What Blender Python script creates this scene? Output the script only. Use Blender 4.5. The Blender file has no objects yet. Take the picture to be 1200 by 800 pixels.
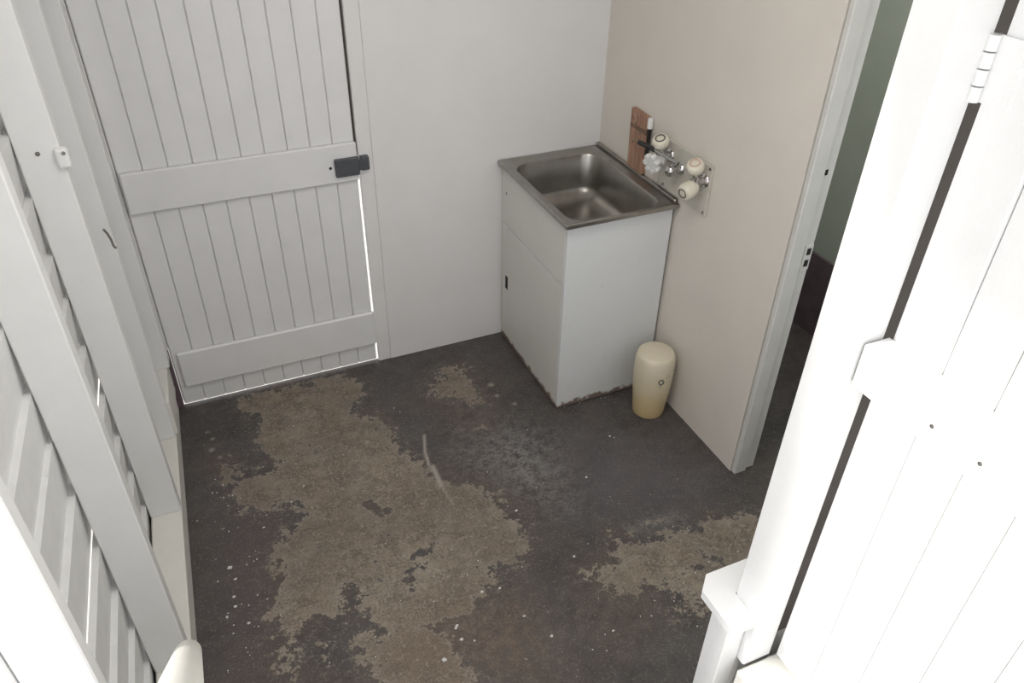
import bpy, bmesh, math, random
import numpy as np
from mathutils import Vector, Matrix, Euler
random.seed(7)
S = bpy.context.scene
COL = S.collection

# ------------------------------------------------------------------ camera, sky, sun, exposure
cam_d = bpy.data.cameras.new('camera')
cam = bpy.data.objects.new('camera', cam_d); COL.objects.link(cam)
cam.location = (-1.7076, -2.8758, 2.2074)
cam.rotation_euler = Euler((0.945, -0.0171, -0.4135), 'XYZ')
cam_d.sensor_fit = 'HORIZONTAL'; cam_d.sensor_width = 36.0
cam_d.lens = 36.0 * 917.81 / 1200.0
cam_d.clip_start = 0.02
S.camera = cam

world = bpy.data.worlds.new('sky'); S.world = world
world.use_nodes = True
bg = world.node_tree.nodes['Background']
bg.inputs[0].default_value = (0.955, 0.965, 1.0, 1)
bg.inputs[1].default_value = 1.75

sun_d = bpy.data.lights.new('sun', 'SUN')
sun_d.energy = 3.6; sun_d.angle = math.radians(4); sun_d.color = (1.0, 0.96, 0.9)
sun = bpy.data.objects.new('sun', sun_d); COL.objects.link(sun)
sun.rotation_euler = Vector((0.75, -0.17, -0.65)).to_track_quat('-Z', 'Y').to_euler()

fill_d = bpy.data.lights.new('room_fill_light', 'AREA')  # unseen fill light added to brighten the room evenly
fill_d.shape = 'DISK'; fill_d.size = 0.6; fill_d.energy = 11; fill_d.color = (1.0, 0.965, 0.93)
fill = bpy.data.objects.new('room_fill_light', fill_d); COL.objects.link(fill)
fill.location = (-1.15, -1.45, 2.40)

vs = S.view_settings
vs.view_transform = 'Standard'; vs.look = 'None'; vs.exposure = 0.0; vs.gamma = 1.0
vs.use_curve_mapping = False

# ------------------------------------------------------------------ helpers
def lin(c):
    return tuple(((v / 255) / 12.92 if v / 255 <= 0.04045 else ((v / 255 + 0.055) / 1.055) ** 2.4) for v in c)

class N:
    def __init__(s, name):
        s.m = bpy.data.materials.new(name); s.m.use_nodes = True
        s.t = s.m.node_tree; s.b = s.t.nodes['Principled BSDF']
    def n(s, kind, **kw):
        o = s.t.nodes.new(kind)
        for k, v in kw.items(): setattr(o, k, v)
        return o
    def l(s, a, b): s.t.links.new(a, b)
    def noise(s, scale, detail=4, rough=0.55, coord=None, dist=0.0):
        o = s.n('ShaderNodeTexNoise'); o.inputs['Scale'].default_value = scale
        o.inputs['Detail'].default_value = detail; o.inputs['Roughness'].default_value = rough
        o.inputs['Distortion'].default_value = dist
        if coord is not None: s.l(coord, o.inputs['Vector'])
        return o.outputs[0]
    def ramp(s, fac, stops):
        o = s.n('ShaderNodeValToRGB'); e = o.color_ramp.elements
        while len(e) < len(stops): e.new(0.5)
        for i, (p, c) in enumerate(stops):
            e[i].position = p; e[i].color = (c, c, c, 1) if not isinstance(c, tuple) else (*c, 1)
        s.l(fac, o.inputs[0]); return o.outputs[0]
    def mix(s, fac, a, b, kind='MIX'):
        o = s.n('ShaderNodeMix', data_type='RGBA', blend_type=kind)
        for i, v in ((0, fac), (6, a), (7, b)):
            if isinstance(v, (int, float)): o.inputs[i].default_value = v
            elif isinstance(v, tuple): o.inputs[i].default_value = (*v, 1)
            else: s.l(v, o.inputs[i])
        return o.outputs[2]
    def math(s, op, a, b=0.0, clamp=False):
        o = s.n('ShaderNodeMath', operation=op, use_clamp=clamp)
        for i, v in ((0, a), (1, b)):
            if isinstance(v, (int, float)): o.inputs[i].default_value = v
            else: s.l(v, o.inputs[i])
        return o.outputs[0]
    def coord(s): return s.n('ShaderNodeTexCoord').outputs['Object']
    def geo(s): return s.n('ShaderNodeNewGeometry').outputs['Position']
    def bump(s, h, strength=0.2, dist=0.004):
        o = s.n('ShaderNodeBump'); o.inputs['Strength'].default_value = strength
        o.inputs['Distance'].default_value = dist
        s.l(h, o.inputs['Height']); s.l(o.outputs[0], s.b.inputs['Normal'])
    def set(s, color=None, rough=None, metal=None, spec=None):
        if color is not None:
            if isinstance(color, tuple): s.b.inputs['Base Color'].default_value = (*color, 1)
            else: s.l(color, s.b.inputs['Base Color'])
        if rough is not None:
            if isinstance(rough, (int, float)): s.b.inputs['Roughness'].default_value = rough
            else: s.l(rough, s.b.inputs['Roughness'])
        if metal is not None: s.b.inputs['Metallic'].default_value = metal
        if spec is not None: s.b.inputs['Specular IOR Level'].default_value = spec
        return s.m

def paint(name, c, var=0.05, rough=0.5, bump=0.15, scale=9.0, speck=False, dirt=None):
    """painted surface: soft roller mottling, fine relief, optional specks of dirt"""
    k = N(name); p = k.geo()
    dark = tuple(v * (1 - 2 * var) for v in c)
    col = k.mix(k.ramp(k.noise(scale, 5, 0.6, p), [(0.32, 0.0), (0.7, 1.0)]), dark, c)
    if speck:
        s_ = k.ramp(k.noise(130, 2, 0.5, p), [(0.74, 0.0), (0.78, 1.0)])
        col = k.mix(k.math('MULTIPLY', s_, 0.45), col, (0.16, 0.14, 0.12))
    if dirt:
        d_ = k.ramp(k.noise(2.3, 6, 0.7, p), [(0.52, 0.0), (0.75, 1.0)])
        col = k.mix(k.math('MULTIPLY', d_, dirt[1]), col, dirt[0])
    k.bump(k.noise(160, 3, 0.6, p), bump, 0.002)
    return k.set(col, rough)

def plain(name, c, rough=0.5, metal=0.0, var=0.12, scale=40):
    k = N(name); p = k.coord()
    col = k.mix(k.noise(scale, 3, 0.5, p), tuple(v * (1 - var) for v in c), tuple(min(1, v * (1 + var)) for v in c))
    return k.set(col, rough, metal)

WHITE = (0.85, 0.85, 0.845)
M = {}
M['wall_white'] = paint('matt_white_wall', (0.78, 0.77, 0.76), 0.02, 0.55, 0.2, 5, True)
M['wall_cream'] = paint('cream_wall', (0.745, 0.695, 0.63), 0.025, 0.5, 0.2, 5, True)
M['door_white'] = paint('white_door_paint', (0.79, 0.785, 0.785), 0.025, 0.42, 0.2, 8, False)
M['gloss_white'] = paint('white_timber_paint', WHITE, 0.02, 0.35, 0.2, 10, False)
M['old_white'] = paint('dusty_white_timber', (0.80, 0.80, 0.795), 0.04, 0.5, 0.4, 14, True, ((0.5, 0.46, 0.40), 0.35))
M['cream_white'] = paint('yellowed_white_timber', (0.82, 0.805, 0.75), 0.03, 0.35, 0.3, 12, True)
M['lining'] = paint('grey_white_lining', (0.66, 0.655, 0.62), 0.04, 0.4, 0.2, 12)
M['ceiling'] = paint('ceiling_white', (0.8, 0.8, 0.78), 0.02, 0.6)
M['green_wall'] = paint('green_painted_wall', (0.45, 0.49, 0.42), 0.05, 0.35, 0.2, 4)
M['dado'] = paint('dark_purple_dado', (0.15, 0.11, 0.125), 0.15, 0.4, 0.2, 12)
M['black_hole'] = plain('dark_recess', (0.015, 0.014, 0.013), 0.8)
M['dark_iron'] = plain('dark_grey_iron', (0.10, 0.105, 0.115), 0.45, 0.4)
M['chrome'] = plain('chrome', (0.62, 0.61, 0.6), 0.14, 1.0, 0.05)
M['brass'] = plain('dull_brass', (0.42, 0.36, 0.22), 0.35, 0.9)
M['screw'] = plain('dull_screw', (0.22, 0.21, 0.2), 0.4, 0.8)
M['black_rubber'] = plain('black_rubber', (0.018, 0.018, 0.019), 0.5)
M['grey_tube'] = plain('grey_tube', (0.40, 0.40, 0.39), 0.25, 0.7)
M['cream_plastic'] = plain('cream_plastic', (0.74, 0.70, 0.58), 0.35, 0, 0.06, 20)
M['white_plastic'] = plain('white_plastic', (0.78, 0.78, 0.75), 0.35, 0, 0.05, 20)
M['pink_ring'] = plain('faded_red_ring', (0.62, 0.42, 0.34), 0.4)
M['dark_ring'] = plain('grey_ring', (0.12, 0.11, 0.10), 0.4)
M['panel'] = paint('tap_panel_metal', (0.62, 0.59, 0.52), 0.06, 0.32, 0.1, 16, True)
M['flake'] = plain('paint_flake_white', (0.66, 0.65, 0.62), 0.6)
M['outside_ground'] = paint('pale_concrete_yard', (0.62, 0.60, 0.56), 0.08, 0.85)
M['gap_shade'] = paint('dark_gap_shade', (0.085, 0.07, 0.06), 0.15, 0.7)  # shade inside the door gaps, put into the colour
M['fence'] = paint('dark_green_fence', (0.05, 0.065, 0.045), 0.2, 0.7)

# brushed stainless
k = N('brushed_stainless'); p = k.coord()
mp = k.n('ShaderNodeMapping'); mp.inputs['Scale'].default_value = (6, 160, 6); k.l(p, mp.inputs[0])
br = k.noise(3, 3, 0.5, mp.outputs[0])
gr = k.noise(9, 5, 0.6, p)
col = k.mix(k.ramp(gr, [(0.35, 0.0), (0.75, 1.0)]), (0.33, 0.315, 0.29), (0.44, 0.425, 0.395))
rf = k.math('ADD', k.math('MULTIPLY', br, 0.16), 0.24)
M['steel'] = k.set(col, rf, 1.0)

# raw timber offcut
k = N('raw_brown_timber'); p = k.coord()
mp = k.n('ShaderNodeMapping'); mp.inputs['Scale'].default_value = (30, 30, 2.2); k.l(p, mp.inputs[0])
g = k.noise(2.2, 6, 0.65, mp.outputs[0], 0.6)
col = k.mix(k.ramp(g, [(0.3, 0.0), (0.7, 1.0)]), (0.24, 0.13, 0.085), (0.50, 0.30, 0.205))
st = k.ramp(k.noise(16, 4, 0.6, p), [(0.60, 0.0), (0.68, 1.0)])
col = k.mix(k.math('MULTIPLY', st, 0.7), col, (0.06, 0.045, 0.035))
sx = k.n('ShaderNodeSeparateXYZ'); k.l(p, sx.inputs[0])
zz = k.math('ADD', sx.outputs[2], k.math('MULTIPLY', k.noise(18, 3, 0.5, p), 0.03))
band = k.math('MULTIPLY', k.math('GREATER_THAN', zz, 0.192), k.math('LESS_THAN', zz, 0.212))
col = k.mix(k.math('MULTIPLY', band, 0.6), col, (0.07, 0.05, 0.035))
k.bump(g, 0.4, 0.003)
M['timber'] = k.set(col, 0.75)

# laminate with a swollen dirty lower edge (stains with their own ragged outline)
def laminate(name, c):
    k = N(name); p = k.geo()
    sx = k.n('ShaderNodeSeparateXYZ'); k.l(p, sx.inputs[0])
    col = k.mix(k.noise(6, 4, 0.5, p), tuple(v * 0.95 for v in c), c)
    h = k.math('ADD', sx.outputs[2], k.math('MULTIPLY', k.math('SUBTRACT', k.noise(28, 5, 0.7, p), 0.5), -0.10))
    f = k.ramp(h, [(0.0, 1.0), (0.018, 1.0), (0.03, 0.0)])
    h2 = k.math('ADD', sx.outputs[2], k.math('MULTIPLY', k.math('SUBTRACT', k.noise(7, 5, 0.7, p), 0.5), -0.5))
    f2 = k.ramp(h2, [(0.0, 1.0), (0.22, 0.0)])
    col = k.mix(k.math('MULTIPLY', f2, 0.22), col, (0.50, 0.44, 0.33))
    col = k.mix(k.math('MULTIPLY', f, 0.9), col, (0.13, 0.075, 0.055))
    s_ = k.ramp(k.noise(75, 2, 0.5, p), [(0.75, 0.0), (0.79, 1.0)])
    col = k.mix(k.math('MULTIPLY', s_, 0.4), col, (0.2, 0.16, 0.12))
    return k.set(col, 0.4)
M['laminate'] = laminate('white_laminate', (0.72, 0.735, 0.735))
M['laminate_door'] = laminate('yellowed_laminate', (0.70, 0.69, 0.645))

# container: cream translucent plastic, liquid level shows through the lower part
k = N('yellowed_translucent_plastic'); p = k.coord()
sx = k.n('ShaderNodeSeparateXYZ'); k.l(p, sx.inputs[0])
zz = k.math('ADD', sx.outputs[2], k.math('MULTIPLY', k.noise(9, 3, 0.5, p), 0.03))
c1 = k.ramp(zz, [(0.0, (0.60, 0.46, 0.27)), (0.03, (0.58, 0.44, 0.24)), (0.11, (0.61, 0.49, 0.28)), (0.17, (0.67, 0.58, 0.40)), (0.30, (0.71, 0.64, 0.50))])
s_ = k.ramp(k.noise(55, 3, 0.6, p), [(0.66, 0.0), (0.74, 1.0)])
col = k.mix(k.math('MULTIPLY', s_, 0.35), c1, (0.30, 0.22, 0.12))
k.b.inputs['Subsurface Weight'].default_value = 0.25
k.b.inputs['Subsurface Radius'].default_value = (0.02, 0.014, 0.006)
M['container'] = k.set(col, 0.38)

# floor: worn black paint over tan concrete, the wear map is an attribute of the slab
k = N('worn_black_painted_concrete'); p = k.geo()
at = k.n('ShaderNodeVertexColor', layer_name='wear')
at2 = k.n('ShaderNodeVertexColor', layer_name='tint')
s1 = k.n('ShaderNodeSeparateColor'); k.l(at.outputs[0], s1.inputs[0])
s2 = k.n('ShaderNodeSeparateColor'); k.l(at2.outputs[0], s2.inputs[0])
wear, dust, scuff = s1.outputs
purple, brown, blue = s2.outputs
nb = k.noise(7, 8, 0.68, p); nm = k.noise(26, 6, 0.7, p); nf = k.noise(95, 4, 0.65, p)
w = k.math('ADD', wear, k.math('MULTIPLY', k.math('SUBTRACT', nb, 0.5), 1.5))
w = k.math('ADD', w, k.math('MULTIPLY', k.math('SUBTRACT', nm, 0.5), 1.3))
w = k.math('ADD', w, k.math('MULTIPLY', k.math('SUBTRACT', nf, 0.5), 0.45))
tan = k.ramp(w, [(0.47, 0.0), (0.545, 1.0)])
base = k.mix(k.ramp(nb, [(0.3, 0.0), (0.7, 1.0)]), (0.043, 0.038, 0.038), (0.104, 0.094, 0.091))
base = k.mix(k.math('MULTIPLY', purple, 0.75), base, (0.110, 0.082, 0.088))
base = k.mix(k.math('MULTIPLY', blue, 0.7), base, (0.112, 0.108, 0.122))
bf = k.math('MULTIPLY', brown, k.ramp(nm, [(0.35, 0.2), (0.62, 1.0)]))
base = k.mix(bf, base, (0.165, 0.118, 0.088))
df = k.math('MULTIPLY', dust, k.ramp(k.math('ADD', k.math('MULTIPLY', nm, 0.6), k.math('MULTIPLY', nf, 0.4)), [(0.43, 0.0), (0.57, 1.0)]))
base = k.mix(k.math('MULTIPLY', df, 0.85), base, (0.30, 0.29, 0.285))
sp = k.ramp(nf, [(0.60, 0.0), (0.66, 1.0)])
base = k.mix(k.math('MULTIPLY', sp, 0.40), base, (0.28, 0.25, 0.22))
near = k.ramp(wear, [(0.0, 0.30), (0.1, 0.40), (0.35, 0.95)])
sp2 = k.ramp(k.math('ADD', k.math('MULTIPLY', nf, 0.55), k.math('MULTIPLY', nm, 0.45)), [(0.51, 0.0), (0.56, 1.0)])
base = k.mix(k.math('MULTIPLY', k.math('MULTIPLY', sp2, near), 0.6), base, (0.24, 0.21, 0.185))
base = k.mix(k.math('MULTIPLY', k.math('MULTIPLY', near, k.ramp(nm, [(0.40, 0.1), (0.6, 1.0)])), 0.45), base, (0.125, 0.107, 0.092))
rb = k.ramp(k.noise(3.1, 4, 0.6, p), [(0.45, 0.0), (0.62, 1.0)])
base = k.mix(k.math('MULTIPLY', k.math('MULTIPLY', rb, near), 0.6), base, (0.115, 0.082, 0.066))
tanc = k.mix(k.ramp(nm, [(0.3, 0.0), (0.7, 1.0)]), (0.215, 0.178, 0.137), (0.350, 0.302, 0.242))
tanc = k.mix(k.ramp(nb, [(0.42, 0.0), (0.66, 0.55)]), tanc, (0.225, 0.165, 0.118))
sm = k.ramp(k.math('ADD', k.math('MULTIPLY', nf, 0.5), k.math('MULTIPLY', k.noise(13, 6, 0.7, p), 0.5)), [(0.43, 1.0), (0.515, 0.0)])
tanc = k.mix(k.math('MULTIPLY', sm, 0.75), tanc, (0.115, 0.093, 0.076))
big = k.ramp(k.noise(2.6, 5, 0.6, p), [(0.38, 0.0), (0.64, 1.0)])
tanc = k.mix(k.math('MULTIPLY', big, 0.55), tanc, (0.135, 0.108, 0.086))
bt = k.math('MULTIPLY', brown, k.ramp(nm, [(0.35, 0.45), (0.6, 0.95)]))
tanc = k.mix(bt, tanc, (0.175, 0.130, 0.098))
tanc = k.mix(k.math('MULTIPLY', purple, 0.35), tanc, (0.17, 0.125, 0.115))
gr_ = k.ramp(k.noise(210, 3, 0.6, p), [(0.36, 0.72), (0.62, 1.18)])
hl = k.ramp(k.math('ADD', k.math('MULTIPLY', nf, 0.4), k.math('MULTIPLY', k.noise(38, 5, 0.7, p), 0.6)), [(0.53, 0.0), (0.60, 1.0)])
tanc = k.mix(k.math('MULTIPLY', hl, 0.40), tanc, (0.40, 0.355, 0.295))
edge = k.ramp(w, [(0.50, 0.0), (0.535, 1.0), (0.60, 0.8), (0.70, 0.0)])
tanc = k.mix(k.math('MULTIPLY', edge, 0.35), tanc, (0.36, 0.325, 0.275))
col = k.mix(tan, base, tanc)
mg = k.n('ShaderNodeVectorMath', operation='MULTIPLY'); k.l(col, mg.inputs[0]); k.l(gr_, mg.inputs[1]); col = mg.outputs[0]
col = k.mix(k.math('MULTIPLY', scuff, 0.75), col, (0.42, 0.38, 0.33))
ro = k.math('ADD', k.math('MULTIPLY', tan, 0.34), k.math('ADD', k.math('MULTIPLY', nm, 0.2), 0.32))
k.bump(k.math('ADD', k.math('MULTIPLY', nf, 0.6), k.math('MULTIPLY', tan, -0.5)), 0.35, 0.003)
M['floor'] = k.set(col, ro)

def link(name, bm, mat, parent=None, smooth=False, autos=None):
    me = bpy.data.meshes.new(name)
    bmesh.ops.recalc_face_normals(bm, faces=bm.faces)
    bm.to_mesh(me); bm.free()
    if smooth:
        me.polygons.foreach_set('use_smooth', [True] * len(me.polygons))
    o = bpy.data.objects.new(name, me); COL.objects.link(o)
    if mat is not None: me.materials.append(M[mat] if isinstance(mat, str) else mat)
    if parent is not None: o.parent = parent
    if smooth and autos:
        me.set_sharp_from_angle(angle=math.radians(autos))
    return o

def box(bm, x0, x1, y0, y1, z0, z1, bev=0.0, seg=1):
    b = bmesh.new()
    vs_ = [b.verts.new((x, y, z)) for x in (x0, x1) for y in (y0, y1) for z in (z0, z1)]
    for f in ((0, 1, 3, 2), (4, 6, 7, 5), (0, 4, 5, 1), (2, 3, 7, 6), (0, 2, 6, 4), (1, 5, 7, 3)):
        b.faces.new([vs_[i] for i in f])
    bmesh.ops.recalc_face_normals(b, faces=b.faces)
    if bev > 0:
        bmesh.ops.bevel(b, geom=list(b.edges), offset=bev, segments=seg, affect='EDGES', profile=0.5)
    tmp = bpy.data.meshes.new('t'); b.to_mesh(tmp); b.free()
    bm.from_mesh(tmp); bpy.data.meshes.remove(tmp)
    return bm

def B(*a, **k_): return box(bmesh.new(), *a, **k_)

def prism(bm, pts, axis, a0, a1):
    """polygon pts in the two other axes, extruded along axis"""
    def P(u, v, a):
        return {'x': (a, u, v), 'y': (u, a, v), 'z': (u, v, a)}[axis]
    lo = [bm.verts.new(P(u, v, a0)) for u, v in pts]
    hi = [bm.verts.new(P(u, v, a1)) for u, v in pts]
    n = len(pts)
    bm.faces.new(lo); bm.faces.new(hi[::-1])
    for i in range(n):
        bm.faces.new((lo[i], lo[(i + 1) % n], hi[(i + 1) % n], hi[i]))
    return bm

def lathe(bm, prof, seg=32, mat=None):
    """profile (r, z) turned about z; mat is a Matrix applied after"""
    rings = []
    for r, z in prof:
        if r < 1e-6:
            rings.append([bm.verts.new(Vector((0, 0, z)))])
        else:
            rings.append([bm.verts.new(Vector((r * math.cos(2 * math.pi * i / seg), r * math.sin(2 * math.pi * i / seg), z))) for i in range(seg)])
    new = [v for r in rings for v in r]
    for a, b in zip(rings, rings[1:]):
        for i in range(seg):
            j = (i + 1) % seg
            if len(a) == 1 and len(b) == 1: continue
            if len(a) == 1: bm.faces.new((a[0], b[i], b[j]))
            elif len(b) == 1: bm.faces.new((a[i], a[j], b[0]))
            else: bm.faces.new((a[i], a[j], b[j], b[i]))
    if mat is not None:
        bmesh.ops.transform(bm, matrix=mat, verts=new)
    return bm

def aim(loc, d):
    """matrix putting local +z along d at loc"""
    return Matrix.Translation(loc) @ Vector(d).to_track_quat('Z', 'Y').to_matrix().to_4x4()

def tube(bm, pts, r, seg=12, caps=True):
    pts = [Vector(q) for q in pts]; rings = []
    rr = r if isinstance(r, (list, tuple)) else [r] * len(pts)
    for i, q in enumerate(pts):
        t = (pts[min(i + 1, len(pts) - 1)] - pts[max(i - 1, 0)]).normalized()
        u = t.cross(Vector((0.13, 0.31, 0.94))).normalized(); v = t.cross(u)
        rings.append([bm.verts.new(q + (u * math.cos(2 * math.pi * j / seg) + v * math.sin(2 * math.pi * j / seg)) * rr[i]) for j in range(seg)])
    for a, b in zip(rings, rings[1:]):
        for j in range(seg):
            bm.faces.new((a[j], a[(j + 1) % seg], b[(j + 1) % seg], b[j]))
    if caps:
        bm.faces.new(rings[0][::-1]); bm.faces.new(rings[-1])
    return bm

def empty(name, loc=(0, 0, 0), rz=0.0):
    o = bpy.data.objects.new(name, None); COL.objects.link(o)
    o.location = loc; o.rotation_euler = (0, 0, rz); o.empty_display_size = 0.05
    return o

def tag(o, label=None, cat=None, group=None, kind=None):
    if label: o['label'] = label
    if cat: o['category'] = cat
    if group: o['group'] = group
    if kind: o['kind'] = kind
    return o

# ------------------------------------------------------------------ structure: floor
POLY = dict(
main=[(-1.69,-0.04),(-1.53,-0.03),(-1.26,-0.04),(-1.22,-0.11),(-1.22,-0.19),(-1.28,-0.29),(-1.2,-0.38),(-1.17,-0.48),(-1.16,-0.62),(-1.11,-0.69),(-1.09,-0.78),(-1.03,-0.85),(-0.95,-0.92),(-0.9,-1.0),(-0.88,-1.08),(-0.87,-1.15),(-0.9,-1.24),(-0.96,-1.28),(-1.02,-1.29),(-1.06,-1.35),(-1.14,-1.39),(-1.13,-1.45),(-1.22,-1.44),(-1.27,-1.47),(-1.25,-1.54),(-1.27,-1.73),(-1.57,-1.6),(-1.5,-1.47),(-1.54,-1.39),(-1.45,-1.38),(-1.49,-1.3),(-1.49,-1.22),(-1.52,-1.17),(-1.56,-1.25),(-1.6,-1.26),(-1.64,-1.23),(-1.69,-1.28),(-1.73,-1.24),(-1.75,-1.18),(-1.74,-1.12),(-1.74,-1.04),(-1.71,-0.94),(-1.66,-0.84),(-1.6,-0.8),(-1.61,-0.73),(-1.69,-0.74),(-1.74,-0.72),(-1.8,-0.65),(-1.82,-0.47),(-1.82,-0.4),(-1.78,-0.44),(-1.74,-0.48),(-1.68,-0.53),(-1.63,-0.5),(-1.64,-0.42),(-1.66,-0.28),(-1.67,-0.19)],
small=[(-0.91,-0.25),(-0.83,-0.19),(-0.74,-0.19),(-0.74,-0.29),(-0.75,-0.42),(-0.81,-0.45),(-0.84,-0.35),(-0.92,-0.33)],
right=[(-0.76,-1.43),(-0.71,-1.43),(-0.64,-1.43),(-0.58,-1.32),(-0.57,-1.35),(-0.54,-1.39),(-0.46,-1.39),(-0.38,-1.39),(-0.29,-1.42),(-0.2,-1.4),(-0.04,-1.44),(0.18,-1.52),(0.02,-1.71),(-0.23,-1.6),(-0.43,-1.69),(-0.52,-1.72),(-0.55,-1.7),(-0.54,-1.65),(-0.53,-1.58),(-0.6,-1.55),(-0.7,-1.53),(-0.72,-1.48)],
f=[(-1.78,-1.27),(-1.73,-1.28),(-1.72,-1.35),(-1.74,-1.4),(-1.76,-1.4),(-1.78,-1.34)],
g=[(-1.65,-1.34),(-1.62,-1.35),(-1.63,-1.43),(-1.66,-1.42)],
h=[(-1.54,-1.44),(-1.5,-1.45),(-1.47,-1.5),(-1.54,-1.48)])
SOFT = dict(
faint=[(-0.9,-0.56),(-0.76,-0.59),(-0.77,-0.65),(-0.89,-0.62)],
band=[(-0.53,-1.32),(-0.42,-1.3),(-0.3,-1.34),(-0.3,-1.37),(-0.41,-1.34),(-0.5,-1.34)],
dust=[(-0.85,-0.67),(-0.69,-0.65),(-0.6,-0.8),(-0.64,-0.99),(-0.71,-1.1),(-0.82,-1.01),(-0.88,-0.89),(-0.93,-0.72)],
purple=[(-1.79,-0.51),(-1.69,-0.76),(-1.76,-1.11),(-1.84,-1.34),(-1.92,-1.37),(-1.9,-1.05),(-1.84,-0.76)],
blue=[(-0.44,-0.87),(-0.14,-0.97),(-0.1,-1.22),(-0.29,-1.33),(-0.59,-1.2),(-0.56,-1.02)],
brown=[(-1.18,-1.35),(-1.01,-1.39),(-0.96,-1.55),(-1.03,-1.75),(-1.55,-1.52),(-1.5,-1.45),(-1.39,-1.37)],
brown2=[(-0.96,-0.30),(-0.70,-0.30),(-0.72,-0.55),(-0.95,-0.55)],
brown3=[(-0.86,-1.50),(-0.62,-1.52),(-0.60,-1.68),(-0.85,-1.72)])

SMEAR = [[(-1.319, -1.126), (-1.225, -1.126), (-1.148, -1.105)],
    [(-1.36, -0.832), (-1.324, -0.902), (-1.295, -0.891)],
    [(-1.311, -1.421), (-1.215, -1.438), (-1.14, -1.436)],
    [(-1.315, -1.194), (-1.321, -1.259)],
    [(-0.344, -1.498), (-0.302, -1.56)],
    [(-0.436, -1.555), (-0.387, -1.556)]]

def sdf(px, py, poly):
    """signed distance, positive inside"""
    P_ = np.array(poly); d = np.full(px.shape, 9.0); inside = np.zeros(px.shape, bool)
    for i in range(len(P_)):
        a, b = P_[i], P_[(i + 1) % len(P_)]
        e = b - a; t = np.clip(((px - a[0]) * e[0] + (py - a[1]) * e[1]) / max(e @ e, 1e-9), 0, 1)
        d = np.minimum(d, np.hypot(px - a[0] - t * e[0], py - a[1] - t * e[1]))
        c = ((a[1] > py) != (b[1] > py)) & (px < (b[0] - a[0]) * (py - a[1]) / (b[1] - a[1] + 1e-12) + a[0])
        inside ^= c
    return np.where(inside, d, -d)

def make_floor():
    x0, x1, y0, y1, st = -2.25, 1.0, -2.9, 0.02, 0.00625
    nx = int(round((x1 - x0) / st)) + 1; ny = int(round((y1 - y0) / st)) + 1
    xs = np.linspace(x0, x1, nx); ys = np.linspace(y0, y1, ny)
    X, Y = np.meshgrid(xs, ys); px, py = X.ravel(), Y.ravel()
    wear = np.full(px.shape, -1.0)
    for v in POLY.values(): wear = np.maximum(wear, sdf(px, py, v))
    wear = np.clip(0.5 + wear * 5.5, 0.0, 0.80)
    sm = lambda n, w: np.clip(0.5 + sdf(px, py, SOFT[n]) / w, 0, 1)
    wear = np.maximum(wear, 0.46 * np.maximum(sm('faint', 0.1), sm('band', 0.05)))
    dust = np.maximum.reduce([sm('dust', 0.25), 0.9 * sm('band', 0.08), 0.6 * sm('faint', 0.15)])
    purple = sm('purple', 0.25); blue = sm('blue', 0.3)
    brown = np.maximum.reduce([sm('brown', 0.22), 0.55 * sm('brown2', 0.2), 0.6 * sm('brown3', 0.2)])
    scuff = np.zeros(px.shape)
    def strokes(lines, wd):
        out = np.zeros(px.shape)
        for ln in lines:
            for (ax, ay), (bx, by) in zip(ln, ln[1:]):
                ex, ey = bx - ax, by - ay
                t = np.clip(((px - ax) * ex + (py - ay) * ey) / (ex * ex + ey * ey), 0, 1)
                out = np.maximum(out, np.clip(1.4 - np.hypot(px - ax - t * ex, py - ay - t * ey) / wd, 0, 1))
        return out
    scuff = strokes([[(-1.045,-0.56),(-1.074,-0.657),(-1.082,-0.732)]], 0.006)
    scuff = np.maximum(scuff, strokes([[(-1.071,-0.742),(-1.075,-0.85)]], 0.010))
    scuff = np.maximum(scuff, 0.5 * strokes([[(-1.075,-0.85),(-1.065,-0.96)]], 0.006))
    wear = wear - 0.35 * strokes(SMEAR, 0.022)
    for cx_, cy_, r in ((-1.855,-0.315,.016),(-1.845,-0.25,.012),(-1.83,-0.37,.011),(-1.86,-0.2,.01),(-0.665,-0.36,.02),(-0.67,-0.44,.014),(-0.62,-0.52,.014),(-1.27,-0.51,.014)):
        scuff = np.maximum(scuff, np.clip(1.3 - np.hypot(px - cx_, py - cy_) / (r * 0.8), 0, 1) * 0.8)
    co = np.stack([px, py, np.zeros_like(px)], 1)
    ii = np.arange(nx * ny).reshape(ny, nx)
    quads = np.stack([ii[:-1, :-1], ii[:-1, 1:], ii[1:, 1:], ii[1:, :-1]], -1).reshape(-1, 4)
    me = bpy.data.meshes.new('floor')
    me.from_pydata(co.tolist(), [], quads.tolist())
    for nm, ch in (('wear', (wear, dust, scuff)), ('tint', (purple, brown, blue))):
        ca = me.color_attributes.new(nm, 'FLOAT_COLOR', 'POINT')
        ca.data.foreach_set('color', np.stack([*ch, np.ones_like(px)], 1).astype(np.float32).ravel())
    me.materials.append(M['floor'])
    o = bpy.data.objects.new('floor', me); COL.objects.link(o)
    tag(o, 'worn black painted concrete floor with bare tan patches', kind='structure')
make_floor()

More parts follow.
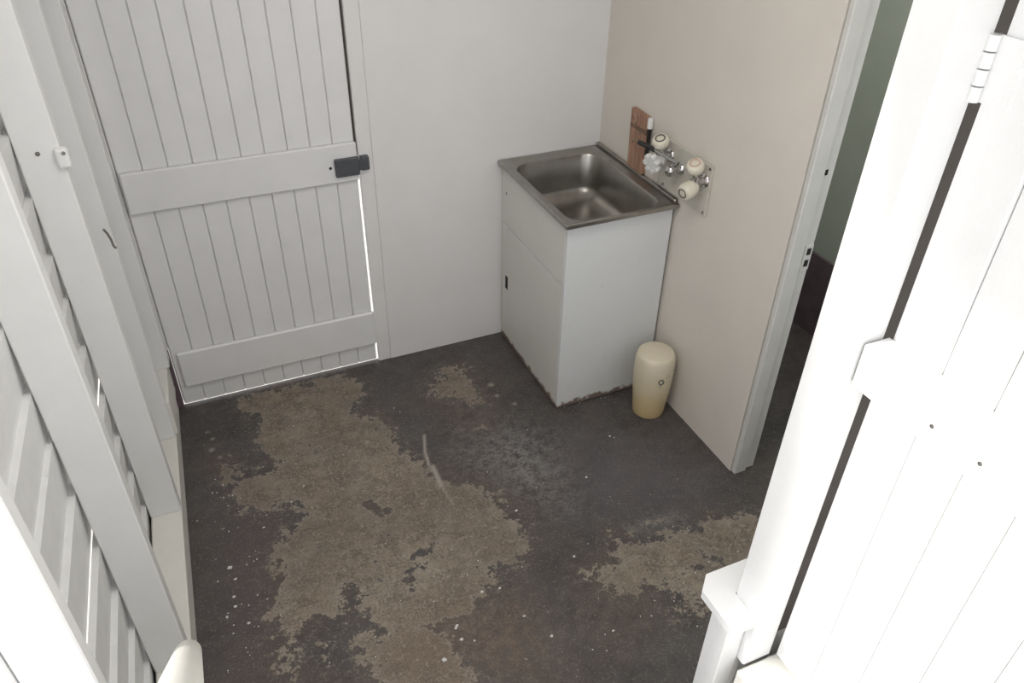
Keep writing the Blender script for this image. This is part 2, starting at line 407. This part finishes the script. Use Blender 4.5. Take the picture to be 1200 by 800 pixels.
# ------------------------------------------------------------------ structure: back wall, right wall, ceiling, passage
DL, DR = -1.925, -1.086          # door_1 opening
HZ = 2.45
bw = empty('wall_back'); tag(bw, 'white painted back wall behind the sink cabinet', kind='structure')
link('sheet', B(-1.018, 0.11, 0.0, 0.09, 0.0, HZ), 'wall_white', bw)
link('door_frame', B(-1.076, -1.0185, -0.002, 0.04, 0.0, HZ, bev=0.003), 'wall_white', bw)
link('gap_stop', B(-1.092, -1.076, 0.0205, 0.04, 1.0, 2.1), 'gap_shade', bw)  # strip added behind the upper gap, its dark colour paints the shade
link('door_frame', B(-1.985, -1.928, -0.002, 0.035, 0.30, HZ, bev=0.003), 'wall_white', bw)
link('gap_filler', B(-1.985, -1.930, 0.006, 0.035, 0.0, 0.2995), 'dado', bw)  # dark piece added to block daylight in the gap below the frame
link('gap_stop', B(-1.928, -1.915, 0.022, 0.035, 0.02, 2.1), 'wall_white', bw)
link('lintel', B(-2.2, -1.076, 0.0, 0.035, 2.10, HZ), 'wall_white', bw)
link('sheet', B(0.11, 1.05, 0.02, 0.09, 0.0, HZ), 'green_wall', bw)

rw_ = empty('wall_right'); tag(rw_, 'cream painted right wall beside the sink cabinet', kind='structure')
link('sheet', B(0.0, 0.10, -1.2175, 0.0, 0.0, HZ), 'wall_cream', rw_)
link('sheet', B(0.0, 0.10, -2.30, -1.2175, 2.08, HZ), 'wall_cream', rw_)
link('sheet', B(0.0, 0.10, -2.30, -2.06, 0.0, 2.08), 'wall_cream', rw_)

t1 = empty('trim_1'); tag(t1, 'grey white door lining at the end of the cream wall', kind='structure')
link('lining_board', B(0.003, 0.058, -1.241, -1.2195, 0.0, 2.08, bev=0.003), 'lining', t1)
link('rebate_board', B(0.058, 0.104, -1.229, -1.2175, 0.0, 2.08, bev=0.002), 'lining', t1)
link('lining_board', B(0.003, 0.104, -2.06, -2.04, 0.0, 2.08, bev=0.003), 'lining', t1)
sk = link('strike_plate', B(0.066, 0.102, -1.2335, -1.229, 0.905, 1.0, bev=0.002), 'lining', t1)
link('latch_hole', B(0.077, 0.093, -1.2345, -1.233, 0.963, 0.987), 'black_hole', sk)
link('latch_hole', B(0.077, 0.093, -1.2345, -1.233, 0.920, 0.944), 'black_hole', sk)
link('keyhole', B(0.062, 0.079, -1.2305, -1.228, 1.240, 1.258), 'black_hole', t1)

cl = link('ceiling', B(-2.06, 0.11, -1.96, 0.09, HZ, HZ + 0.05), 'ceiling')
tag(cl, 'plain white ceiling over the room', kind='structure')

fr = empty('wall_far'); tag(fr, 'green wall of the passage beyond the doorway', kind='structure')
link('sheet', B(0.95, 1.05, -3.2, 0.02, 0.0, HZ), 'green_wall', fr)
link('dado', B(0.938, 0.95, -3.2, 0.02, 0.0, 0.40, bev=0.003), 'dado', fr)

# ------------------------------------------------------------------ structure: ledged board door at the back
d1 = empty('door_1'); tag(d1, 'white ledged door of ten vertical boards beside the stud wall', kind='structure')
bw10 = (DR - DL) / 10
for i in range(10):
    a = DL + bw10 * i; b = a + bw10
    g_ = 0.0011
    bm = bmesh.new()
    j = random.uniform(-0.0008, 0.0008)
    c_ = 0.0032
    prism(bm, [(a + g_ + c_, j), (b - g_ - c_, j), (b - g_, j + c_), (b - g_, 0.009), (b, 0.009), (b, 0.02), (a, 0.02), (a, 0.009), (a + g_, 0.009), (a + g_, j + c_)], 'z', 0.0185, 2.09)
    link('board', bm, 'door_white', d1)
def nail(parent, loc, d, r=0.0035, mat='screw'):
    bm = bmesh.new(); lathe(bm, [(0, 0), (r, 0), (r, 0.0012), (0, 0.0016)], 10, aim(loc, d))
    return link('nail', bm, mat, parent)
r1 = link('rail', B(DL + 0.006, DR + 0.002, -0.022, -0.001, 0.909, 1.064, bev=0.005), 'door_white', d1)
r2 = link('rail', B(DL + 0.022, DR + 0.004, -0.022, -0.001, 0.113, 0.285, bev=0.006), 'door_white', d1)
r3 = link('rail', B(DL + 0.006, DR + 0.002, -0.022, -0.001, 1.80, 1.955, bev=0.005), 'door_white', d1)
lt = link('latch', B(-1.176, -1.083, -0.040, -0.022, 0.938, 1.010, bev=0.003), 'dark_iron', d1)
lt['label'] = 'dark grey iron rim latch'
link('bolt', B(-1.083, -1.071, -0.036, -0.026, 0.955, 0.995), 'dark_iron', lt)
kp = link('latch_keeper', B(-1.073, -1.040, -0.028, -0.002, 0.948, 1.003, bev=0.003), 'dark_iron', bw)
nail(d1, (-1.192, -0.022, 0.975), (0, -1, 0), 0.006, 'black_hole')

# ------------------------------------------------------------------ structure: left stud wall with lapped weatherboards outside
lw = empty('wall_left', (-1.953, 0, 0), -math.atan(0.037))
tag(lw, 'white open stud wall with lapped weatherboards behind the studs', kind='structure')
def stud(y, th=0.045, x0=-0.10, x1=0.0, z0=0.11, z1=HZ, mat='gloss_white'):
    return link('stud', B(x0, x1, y, y + th, z0, z1, bev=0.003), mat, lw)
stud(-1.955, 0.035, -0.098)
stud(-1.333); sA = stud(-0.716)
stud(-0.317, 0.045, -0.10, -0.001)
stud(-0.078, 0.075, -0.10, 0.022, 0.27)
link('foot_block', B(-0.10, 0.010, -0.30, -0.003, 0.11, 0.27, bev=0.004), 'cream_white', lw)
link('corner_board', B(-0.22, -0.1005, -1.957, -1.935, 0.0, HZ, bev=0.003), 'gloss_white', lw)
link('bottom_plate', B(-0.10, 0.0, -1.955, 0.0, 0.0, 0.11, bev=0.005), 'cream_white', lw)
link('top_plate', B(-0.10, 0.0, -1.955, 0.0, HZ - 0.08, HZ), 'gloss_white', lw)
tops = [0.165, 0.325, 0.49, 0.66, 0.84, 1.005, 1.145, 1.31, 1.475, 1.64, 1.80, 1.96, 2.12, 2.28, 2.44]
for i, z in enumerate(tops):
    # inner face leans out towards its lower edge, the next board below tucks in behind it
    zb = z - 0.185
    jx = random.uniform(-0.002, 0.001)
    xt, xb = -0.101 + jx, -0.1195 + jx
    bm = bmesh.new()
    prism(bm, [(xt, z), (xt - 0.0165, z + 0.001), (xb - 0.019, zb), (xb, zb)], 'y', -1.953, 0.06)
    bmesh.ops.bisect_plane(bm, geom=bm.verts[:] + bm.edges[:] + bm.faces[:], plane_co=(0, -0.9, 0), plane_no=(0, 1, 0))
    for v in bm.verts:
        v.co.z += 0.0025 * math.sin(v.co.y * 9 + i * 2.1); v.co.x += 0.0008 * math.sin(v.co.y * 7 + i)
    link('weatherboard', bm, 'old_white', lw)
# painted-over cleat on the stud nearest the door, with screw, and a bent nail lower down
ck = link('cleat', B(-0.016, 0.016, -0.729, -0.703, 1.382, 1.436, bev=0.009, seg=3), 'gloss_white', lw)
nail(ck, (0.006, -0.729, 1.424), (0.3, -1, 0), 0.005)
nail(lw, (-0.052, -0.716, 1.425), (0, -1, 0), 0.006)
bm = bmesh.new(); tube(bm, [(-0.001, -0.45, 1.075), (0.006, -0.45, 1.06), (0.012, -0.455, 1.04), (0.014, -0.46, 1.02), (0.019, -0.46, 1.012)], 0.0035, 8)
hk = link('hook', bm, 'screw', lw); hk['label'] = 'small bent wire hook'

# ------------------------------------------------------------------ structure: near wall, post, stub with cap, open door on the right, landing
nw = empty('wall_near'); tag(nw, 'low white boarded wall behind the open door', kind='structure')
for i in range(9):
    a = -0.8135 + i * 0.0915
    link('board', B(a, a + 0.0895, -2.170, -2.152, 0.0, 0.90, bev=0.003), 'gloss_white', nw)
X0, Y0, PS = -0.884, -2.240, 0.069
t2 = empty('trim_2'); tag(t2, 'square white door post standing before the sunlit open door', kind='structure')
link('post', B(X0, X0 + PS, Y0, Y0 + PS, 0.735, HZ, bev=0.003), 'gloss_white', t2)
bm = bmesh.new()
prism(bm, [(-0.943, -2.239), (-0.943, -2.140), (-0.912, -2.109), (-0.80, -2.109), (-0.80, -2.170), (X0 - 0.0005, -2.170), (X0 - 0.0005, -2.239)], 'z', 0.868, 0.888)
link('cap', bm, 'gloss_white', t2)
link('gap_stop', B(X0 + PS, X0 + PS + 0.110, -2.205, -2.172, 0.736, HZ, bev=0.002), 'gap_shade', t2)  # strip added behind post and door, coloured dark as the gap's shade
link('stub', B(-0.930, X0 - 0.001, -2.220, -2.165, 0.0, 0.868, bev=0.002), 'gloss_white', t2)
ld = link('floor_landing', B(-0.902, 0.6, -4.6, -2.2425, 0.60, 0.735, bev=0.004), 'cream_white')
tag(ld, 'cream sill and landing under the open door', kind='structure')
link('landing_boards', B(-2.3, -0.902, -4.6, -2.42, 0.62, 0.735, bev=0.004), 'cream_white', ld)
link('wall_below', B(-2.3, 0.6, -2.56, -2.48, 0.0, 0.60), 'cream_white', ld)
link('wall_below', B(-0.81, 0.0, -2.235, -2.20, 0.0, 0.60), 'cream_white', ld)

d2 = empty('door_2'); tag(d2, 'white boarded door standing open in the sun on the right', kind='structure')
DX = -0.8095
ys = [-2.2500, -2.3375, -2.4215, -2.5055, -2.5895, -2.6735, -2.7575, -2.8415, -2.9255, -3.0095]
for a, b in zip(ys, ys[1:]):
    bm = bmesh.new(); c_ = 0.004
    ca0 = 0.0006 if a == ys[0] else c_
    prism(bm, [(DX, a - ca0), (DX + 0.004, a - 0.0006), (DX + 0.022, a - 0.0006), (DX + 0.022, b + 0.0006), (DX + 0.004, b + 0.0006), (DX, b + c_)], 'z', 0.748, 2.40)
    link('board', bm, 'gloss_white', d2)
for z0, z1 in ((1.470, 1.548), (2.10, 2.178), (0.80, 0.835)):
    if z0 < 1: continue
    rl = link('rail', B(DX - 0.050, DX - 0.0002, -3.009, -2.2425, z0, z1, bev=0.004), 'gloss_white', d2)
    for y in (-2.385, -2.462, -2.55):
        nail(rl, (DX - 0.050, y, (z0 + z1) / 2 - 0.004), (-1, 0, 0), 0.0032)
bm = bmesh.new()
for z in (1.898, 1.918, 1.938, 1.958):
    lathe(bm, [(0, 0), (0.0075, 0), (0.0075, 0.018), (0, 0.018)], 12, Matrix.Translation((DX - 0.009, -2.2435, z)))
hg = link('hinge', bm, 'gloss_white', d2, True, 40); hg['label'] = 'hinge painted over in white'
link('hinge_leaf', B(DX - 0.004, DX + 0.0005, -2.285, -2.2425, 1.898, 1.976), 'gloss_white', hg)
ro_ = link('shade_roof', B(-1.97, 0.9, -3.6, -1.962, 2.62, 2.68), 'ceiling')  # unseen roof added to keep sun and sky off the upper door
tag(ro_, 'unseen roof added over the landing to shade the open door', kind='structure')

# yard outside: pale ground and a dark fence a few metres behind the back door
og = link('ground', B(-9.0, 3.0, -6.0, 9.0, -0.12, -0.02), 'outside_ground')
tag(og, 'pale concrete yard seen through the door gaps', kind='structure')
fn = empty('fence_outside', (0, 0, 0)); tag(fn, 'dark fence of the yard behind the back door', kind='structure')
for i in range(18):
    link('paling', B(-4.0 + i * 0.32, -3.69 + i * 0.32, 3.2, 3.23, -0.02, 1.7), 'fence', fn)

# ------------------------------------------------------------------ things: laundry cabinet
cab = empty('laundry_cabinet', (-0.235, -0.31, 0))
tag(cab, 'small white laminate laundry cabinet standing in the corner under the sink', 'cabinet')
def at(o, loc):   # keep world coordinates of geometry built in place
    o.matrix_parent_inverse = Matrix.Translation(-Vector(loc)); return o
CL = (-0.235, -0.31, 0)
at(link('back_panel', B(-0.449, -0.012, -0.020, -0.006, 0.012, 0.874), 'laminate', cab), CL)
at(link('wall_side_panel', B(-0.046, -0.032, -0.6015, -0.0205, 0.012, 0.874), 'laminate', cab), CL)
at(link('base_panel', B(-0.449, -0.0465, -0.6015, -0.0205, 0.040, 0.056), 'laminate', cab), CL)
bm = B(-0.468, -0.012, -0.620, -0.602, 0.003, 0.876, bev=0.002)
at(link('side_panel', bm, 'laminate', cab), CL)
at(link('front_panel', B(-0.468, -0.4495, -0.6010, -0.008, 0.611, 0.874, bev=0.0015), 'laminate_door', cab), CL)
dr = at(link('door', B(-0.468, -0.4495, -0.6005, -0.012, 0.004, 0.607, bev=0.0015), 'laminate_door', cab), CL)
hd = link('handle', B(-0.4690, -0.4655, -0.083, -0.055, 0.290, 0.357, bev=0.001), 'black_hole', dr); hd['label'] = 'black recessed finger pull'
at(hd, CL); hd.matrix_parent_inverse = Matrix.Identity(4)
bm = bmesh.new(); lathe(bm, [(0, 0), (0.006, 0), (0.006, 0.0012), (0, 0.0014)], 12, aim((-0.468, -0.055, 0.76), (-1, 0, 0)))
at(link('screw_cap', bm, 'screw', cab), CL)

# ------------------------------------------------------------------ things: stainless sink
snk = empty('laundry_sink', (-0.245, -0.325, 0.877))
tag(snk, 'stainless steel laundry sink with a deep bowl on the white cabinet', 'sink')
SL = (-0.245, -0.325, 0.877)
ZR = 0.893
def rrect(x0, x1, y0, y1, r, n=8):
    pts = []
    for cx_, cy_, a0 in ((x1 - r, y1 - r, 0), (x0 + r, y1 - r, 90), (x0 + r, y0 + r, 180), (x1 - r, y0 + r, 270)):
        for i in range(n + 1):
            a = math.radians(a0 + 90 * i / n); pts.append((cx_ + r * math.cos(a), cy_ + r * math.sin(a)))
    return pts
def loops(bm, rings, close_last=True):
    vr = [[bm.verts.new(Vector(q)) for q in r] for r in rings]
    n = len(vr[0])
    for a, b in zip(vr, vr[1:]):
        for i in range(n): bm.faces.new((a[i], a[(i + 1) % n], b[(i + 1) % n], b[i]))
    if close_last: bm.faces.new(vr[-1])
    return bm
def ring(x0, x1, y0, y1, r, z): return [(x, y, z) for x, y in rrect(x0, x1, y0, y1, r)]
bm = bmesh.new()
ox0, ox1, oy0, oy1 = -0.490, -0.004, -0.648, -0.004
loops(bm, [ring(ox0 + .004, ox1 - .002, oy0 + .004, oy1 - .002, 0.006, ZR - 0.017), ring(ox0, ox1, oy0, oy1, 0.006, ZR - 0.015), ring(ox0, ox1, oy0, oy1, 0.006, ZR - 0.001),
           ring(ox0 + .003, ox1 - .003, oy0 + .003, oy1 - .003, 0.006, ZR + 0.002), ring(ox0 + .010, ox1 - .010, oy0 + .010, oy1 - .010, 0.008, ZR + 0.002),
           ring(ox0 + .016, ox1 - .016, oy0 + .016, oy1 - .016, 0.010, ZR - 0.002),
           ring(-0.458, -0.050, -0.630, -0.056, 0.078, ZR - 0.003), ring(-0.452, -0.056, -0.624, -0.062, 0.075, ZR - 0.006)], False)
at(link('rim', bm, 'steel', snk, True, 35), SL)
bm = bmesh.new()
rs = [ring(-0.452, -0.056, -0.624, -0.062, 0.075, ZR - 0.006), ring(-0.448, -0.060, -0.620, -0.066, 0.073, ZR - 0.014), ring(-0.436, -0.072, -0.608, -0.078, 0.070, ZR - 0.14)]
for i in range(1, 10):
    a = math.radians(10 * i); ins = 0.085 * (1 - math.cos(a)); dz = 0.060 * math.sin(a)
    rs.append(ring(-0.436 + ins, -0.072 - ins, -0.608 + ins, -0.078 - ins, 0.070 - ins * 0.4, ZR - 0.14 - dz))
rs.append(ring(-0.30, -0.21, -0.39, -0.30, 0.044, ZR - 0.206))
loops(bm, rs)
at(link('bowl', bm, 'steel', snk, True, 60), SL)
bm = bmesh.new(); lathe(bm, [(0.045, 0.0), (0.042, 0.004), (0.034, 0.003), (0.030, -0.004), (0.0, -0.004)], 28, Matrix.Translation((-0.255, -0.345, ZR - 0.2045)))
dn = at(link('drain', bm, 'chrome', snk, True, 40), SL)
at(link('back_ledge', B(-0.020, -0.004, -0.630, -0.004, ZR, ZR + 0.014, bev=0.003), 'steel', snk), SL)
bm = bmesh.new(); tube(bm, [(-0.018, -0.010, ZR + 0.004), (-0.020, -0.012, ZR + 0.014)], 0.006, 8)

# ------------------------------------------------------------------ things: timber offcut, black pipe, tap panel and taps on the cream wall
tb = empty('timber_offcut', (-0.012, -0.325, 0.8975))
tag(tb, 'rough brown timber offcut fixed upright on the cream wall above the sink', 'timber')
bm = bmesh.new()
pts = [(-0.058, 0.012), (0.050, 0.012), (0.060, 0.25), (-0.062, 0.246)]
prism(bm, pts, 'x', -0.011, 0.0108)
bmesh.ops.recalc_face_normals(bm, faces=bm.faces)
bmesh.ops.bevel(bm, geom=list(bm.edges), offset=0.002, segments=1, affect='EDGES')
link('plank', bm, 'timber', tb)
nail(tb, (-0.011, -0.02, 0.17), (-1, 0, 0), 0.005)
nail(tb, (-0.011, 0.02, 0.20), (-1, 0, 0), 0.004)

pp = empty('capped_pipe', (-0.014, -0.396, 0.99))
tag(pp, 'thin black pipe with a white end cap beside the brown timber offcut', 'pipe')
bm = bmesh.new(); tube(bm, [(0, 0, 0), (0, 0, 0.118)], 0.0075, 12); link('tube', bm, 'black_rubber', pp, True, 40)
bm = bmesh.new(); lathe(bm, [(0, 0), (0.011, 0), (0.011, 0.036), (0.008, 0.041), (0, 0.042)], 16, Matrix.Translation((0, 0, 0.115)))
link('cap', bm, 'white_plastic', pp, True, 40)

PZ = (-0.006, -0.645, 1.012)
tp = empty('tap_backplate', PZ)
tag(tp, 'cream metal tap panel screwed to the cream wall above the sink', 'panel')
link('plate', B(-0.005, 0.0055, -0.160, 0.160, -0.097, 0.097, bev=0.002), 'panel', tp)
for y, z in ((-0.148, 0.084), (0.118, 0.084), (-0.148, -0.084), (0.118, -0.084)):
    bm = bmesh.new(); lathe(bm, [(0, 0), (0.0055, 0), (0.005, 0.002), (0, 0.003)], 12, aim((-0.005, y, z), (-1, 0, 0)))
    link('screw', bm, 'screw', tp, True, 50)

def knob_cap(parent, loc, d, ringmat, r=0.033, h=0.042, mat='cream_plastic'):
    bm = bmesh.new()
    lathe(bm, [(0, 0), (r * 0.72, 0), (r * 0.9, h * 0.12), (r, h * 0.45), (r * 0.98, h * 0.75), (r * 0.86, h * 0.95), (r * 0.62, h), (r * 0.56, h * 0.96), (r * 0.30, h * 0.96), (r * 0.24, h * 1.0), (0, h * 1.0)], 28, aim(loc, d))
    kn = link('knob', bm, mat, parent, True, 50)
    bm = bmesh.new()
    lathe(bm, [(r * 0.46, 0), (r * 0.62, 0), (r * 0.60, 0.0022), (r * 0.48, 0.0022), (r * 0.46, 0)], 28, aim(Vector(loc) + Vector(d).normalized() * (h * 0.985), d))
    link('ring', bm, ringmat, kn, True, 50)
    return kn

def make_tap(loc, label, ringmat, outlet):
    t = empty('tap', loc); tag(t, label, 'tap', 'taps on the metal wall panel')
    bm = bmesh.new()
    lathe(bm, [(0, 0), (0.027, 0), (0.024, 0.006), (0.015, 0.009), (0.013, 0.03), (0.016, 0.034), (0.016, 0.05), (0, 0.056)], 20, aim((0, 0, 0), (-1, 0, 0)))
    b_ = link('body', bm, 'chrome', t, True, 50)
    bm = bmesh.new()
    lathe(bm, [(0.016, 0), (0.016, 0.016), (0.010, 0.020), (0.010, 0.048), (0, 0.048)], 16, aim((-0.042, 0, 0.004), (-0.1, 0, 1)))
    link('spindle', bm, 'chrome', t, True, 50)
    knob_cap(t, (-0.045, 0, 0.046), (-0.42, -0.22, 1), ringmat, 0.032, 0.036)
    if outlet == 'cap':
        kn = knob_cap(t, (-0.036, 0.004, -0.016), (-0.95, -0.22, -0.22), 'dark_ring', 0.031, 0.062)
        kn.name = 'outlet_cap'
    else:
        bm = bmesh.new(); d = Vector((-0.95, -0.18, -0.22))
        lathe(bm, [(0, 0), (0.024, 0.0), (0.026, 0.010), (0.021, 0.014), (0.021, 0.040), (0.027, 0.042), (0.027, 0.056), (0.012, 0.058), (0, 0.058)], 22, aim((-0.036, 0, -0.006), d))
        vs0 = Vector((-0.036, 0, -0.006)) + d.normalized() * 0.049
        o_ = link('outlet_cap', bm, 'white_plastic', t, True, 40)
        bm = bmesh.new(); u = d.normalized().cross(Vector((0, 0, 1))).normalized(); v = d.normalized().cross(u)
        for i in range(7):
            a = 2 * math.pi * i / 7
            lathe(bm, [(0, -0.012), (0.010, -0.012), (0.0125, 0), (0.010, 0.011), (0, 0.012)], 12, aim(vs0 + (u * math.cos(a) + v * math.sin(a)) * 0.029, d))
        link('lobe', bm, 'white_plastic', o_, True, 50)
    return t
make_tap((-0.0112, -0.772, 1.044), 'chrome tap with cream knob at the near end of the wall panel', 'pink_ring', 'cap')
make_tap((-0.0112, -0.546, 1.052), 'chrome tap with lobed white outlet beside the timber offcut', 'dark_ring', 'lobed')

sp_ = empty('spout', (-0.0112, -0.625, 1.030))
tag(sp_, 'thin grey swivel spout with black sleeve and brass wire tip between the taps', 'spout')
bm = bmesh.new(); lathe(bm, [(0, 0), (0.024, 0), (0.020, 0.008), (0.015, 0.012), (0.015, 0.026), (0.021, 0.032), (0.024, 0.044), (0.021, 0.056), (0.010, 0.064), (0, 0.066)], 20, aim((0, 0, 0), (-1, 0, 0)))
link('body', bm, 'chrome', sp_, True, 50)
bm = bmesh.new(); tube(bm, [(-0.045, -0.012, 0.018), (-0.055, -0.05, 0.050), (-0.066, -0.068, 0.056), (-0.066, 0.09, 0.050), (-0.066, 0.10, 0.0495)], 0.0065, 12)
link('arm', bm, 'grey_tube', sp_, True, 50)
bm = bmesh.new(); tube(bm, [(-0.066, 0.085, 0.050), (-0.066, 0.135, 0.046), (-0.066, 0.195, 0.040)], 0.0095, 12)
link('sleeve', bm, 'black_rubber', sp_, True, 50)
bm = bmesh.new(); tube(bm, [(-0.066, 0.19, 0.040), (-0.058, 0.225, 0.036), (-0.055, 0.255, 0.026), (-0.052, 0.268, 0.014)], 0.0036, 8)
link('wire_tip', bm, 'brass', sp_, True, 50)

# ------------------------------------------------------------------ things: plastic container on the floor
ct = empty('plastic_container', (-0.108, -0.778, 0))
tag(ct, 'yellowed cream plastic container on the floor between cabinet and cream wall', 'container')
bm = bmesh.new()
prof = [(0, 0.004), (0.052, 0.004), (0.060, 0.0), (0.066, 0.006), (0.0675, 0.02), (0.0705, 0.06), (0.0755, 0.11), (0.080, 0.16), (0.0825, 0.20), (0.0830, 0.232), (0.0828, 0.260), (0.0815, 0.282), (0.0785, 0.300), (0.073, 0.312), (0.067, 0.3175), (0.062, 0.3165), (0.058, 0.3185), (0.030, 0.3215), (0.0, 0.322)]
lathe(bm, prof, 48)
link('body', bm, 'container', ct, True, 55)
# small curled mark and dots on the front
bm = bmesh.new()
ca_ = math.radians(-100)
def on_body(a, z, e=0.0005):
    rr = np.interp(z, [q[1] for q in prof[4:12]], [q[0] for q in prof[4:12]]) + e
    return Vector((rr * math.cos(a), rr * math.sin(a), z))
pts = [on_body(ca_ + 0.135 * math.cos(t) , 0.218 + 0.0115 * math.sin(t)) for t in np.linspace(0.9, 2 * math.pi + 0.1, 18)]
pts += [on_body(ca_ + 0.05, 0.218)]
tube(bm, pts, 0.0028, 6)
mk = link('mark', bm, 'dark_ring', ct, True, 50); mk['label'] = 'dark curled mark'
bm = bmesh.new()
tube(bm, [on_body(ca_ + 0.0, 0.206), on_body(ca_ - 0.01, 0.188)], 0.0012, 6)
for a, z, r in ((0.27, 0.235, .003), (0.34, 0.244, .0025), (0.42, 0.238, .0022), (0.72, 0.256, .004)):
    link('dot', bm, 'dark_ring', ct, True, 50); bm = bmesh.new()
    q = on_body(ca_ + a, z, 0.0); lathe(bm, [(0, -0.001), (r, -0.001), (r * .8, 0.0006), (0, 0.0008)], 8, aim(q, (q.x, q.y, 0)))
link('dot', bm, 'dark_ring', ct, True, 50)

# ------------------------------------------------------------------ things: stair handrail end at the lower left
dv = Vector((-0.0938, 0.6363, -0.7657)).normalized()
tip = Vector((-1.897, -1.889, 0.898))
hr = empty('handrail', tip)
tag(hr, 'rounded end of a cream white stair handrail by the left wall', 'handrail')
bm = bmesh.new()
R_ = 0.0235
prof = [(0, 0)] + [(R_ * math.sin(math.radians(a)), 0.014 * (1 - math.cos(math.radians(a)))) for a in (20, 40, 60, 75, 90)] + [(R_, 0.95), (0, 0.95)]
lathe(bm, prof, 24, aim((0, 0, 0), -dv))
link('rail', bm, 'cream_white', hr, True, 45)
bm = bmesh.new(); q = -dv * 0.155
tube(bm, [q + Vector((0, 0, 0)), q + Vector((-0.05, 0, -0.05)), q + Vector((-0.118, 0.002, -0.05))], 0.007, 10)
link('bracket', bm, 'gloss_white', hr, True, 45)

# ------------------------------------------------------------------ loose flakes of paint on the floor
bm = bmesh.new()
def flake(x, y, r):
    n = random.randint(4, 6); a0 = random.random() * 6.28
    st_ = random.uniform(0.5, 1.0)
    top = [bm.verts.new((x + r * math.cos(a0 + 6.283 * i / n) * random.uniform(.7, 1.2), y + st_ * r * math.sin(a0 + 6.283 * i / n) * random.uniform(.7, 1.2), 0.0022)) for i in range(n)]
    lo_ = [bm.verts.new((v.co.x, v.co.y, 0.0003)) for v in top]
    bm.faces.new(top)
    for i in range(n): bm.faces.new((top[i], lo_[i], lo_[(i + 1) % n], top[(i + 1) % n]))
big = [(-1.865,-0.935,.011),(-1.855,-0.99,.006),(-1.87,-1.06,.006),(-1.87,-1.1,.006),(-1.90,-1.13,.005),(-1.84,-1.18,.006),(-1.31,-1.545,.010),(-1.235,-1.50,.007),(-1.238,-1.455,.006),(-1.232,-1.448,.006),(-1.20,-1.52,.004),(-1.02,-1.50,.006),(-0.97,-1.60,.007),(-1.11,-1.36,.006),(-1.05,-1.37,.005),(-0.86,-1.08,.006),(-0.34,-0.86,.006),(-0.76,-1.35,.005),(-0.54,-1.03,.005),(-1.73,-0.80,.006),(-0.78,-1.66,.005)]
for b_ in big: flake(*b_)
for i in range(70): flake(random.gauss(-1.84, 0.06), random.uniform(-1.75, -0.45), random.uniform(.0015, .0035))
for i in range(110): flake(random.uniform(-1.75, -0.15), random.uniform(-1.9, -0.25), random.uniform(.001, .003))
pf = link('paint_flakes', bm, 'flake')
tag(pf, 'small white paint flakes scattered over the dark floor', 'debris', kind='stuff')
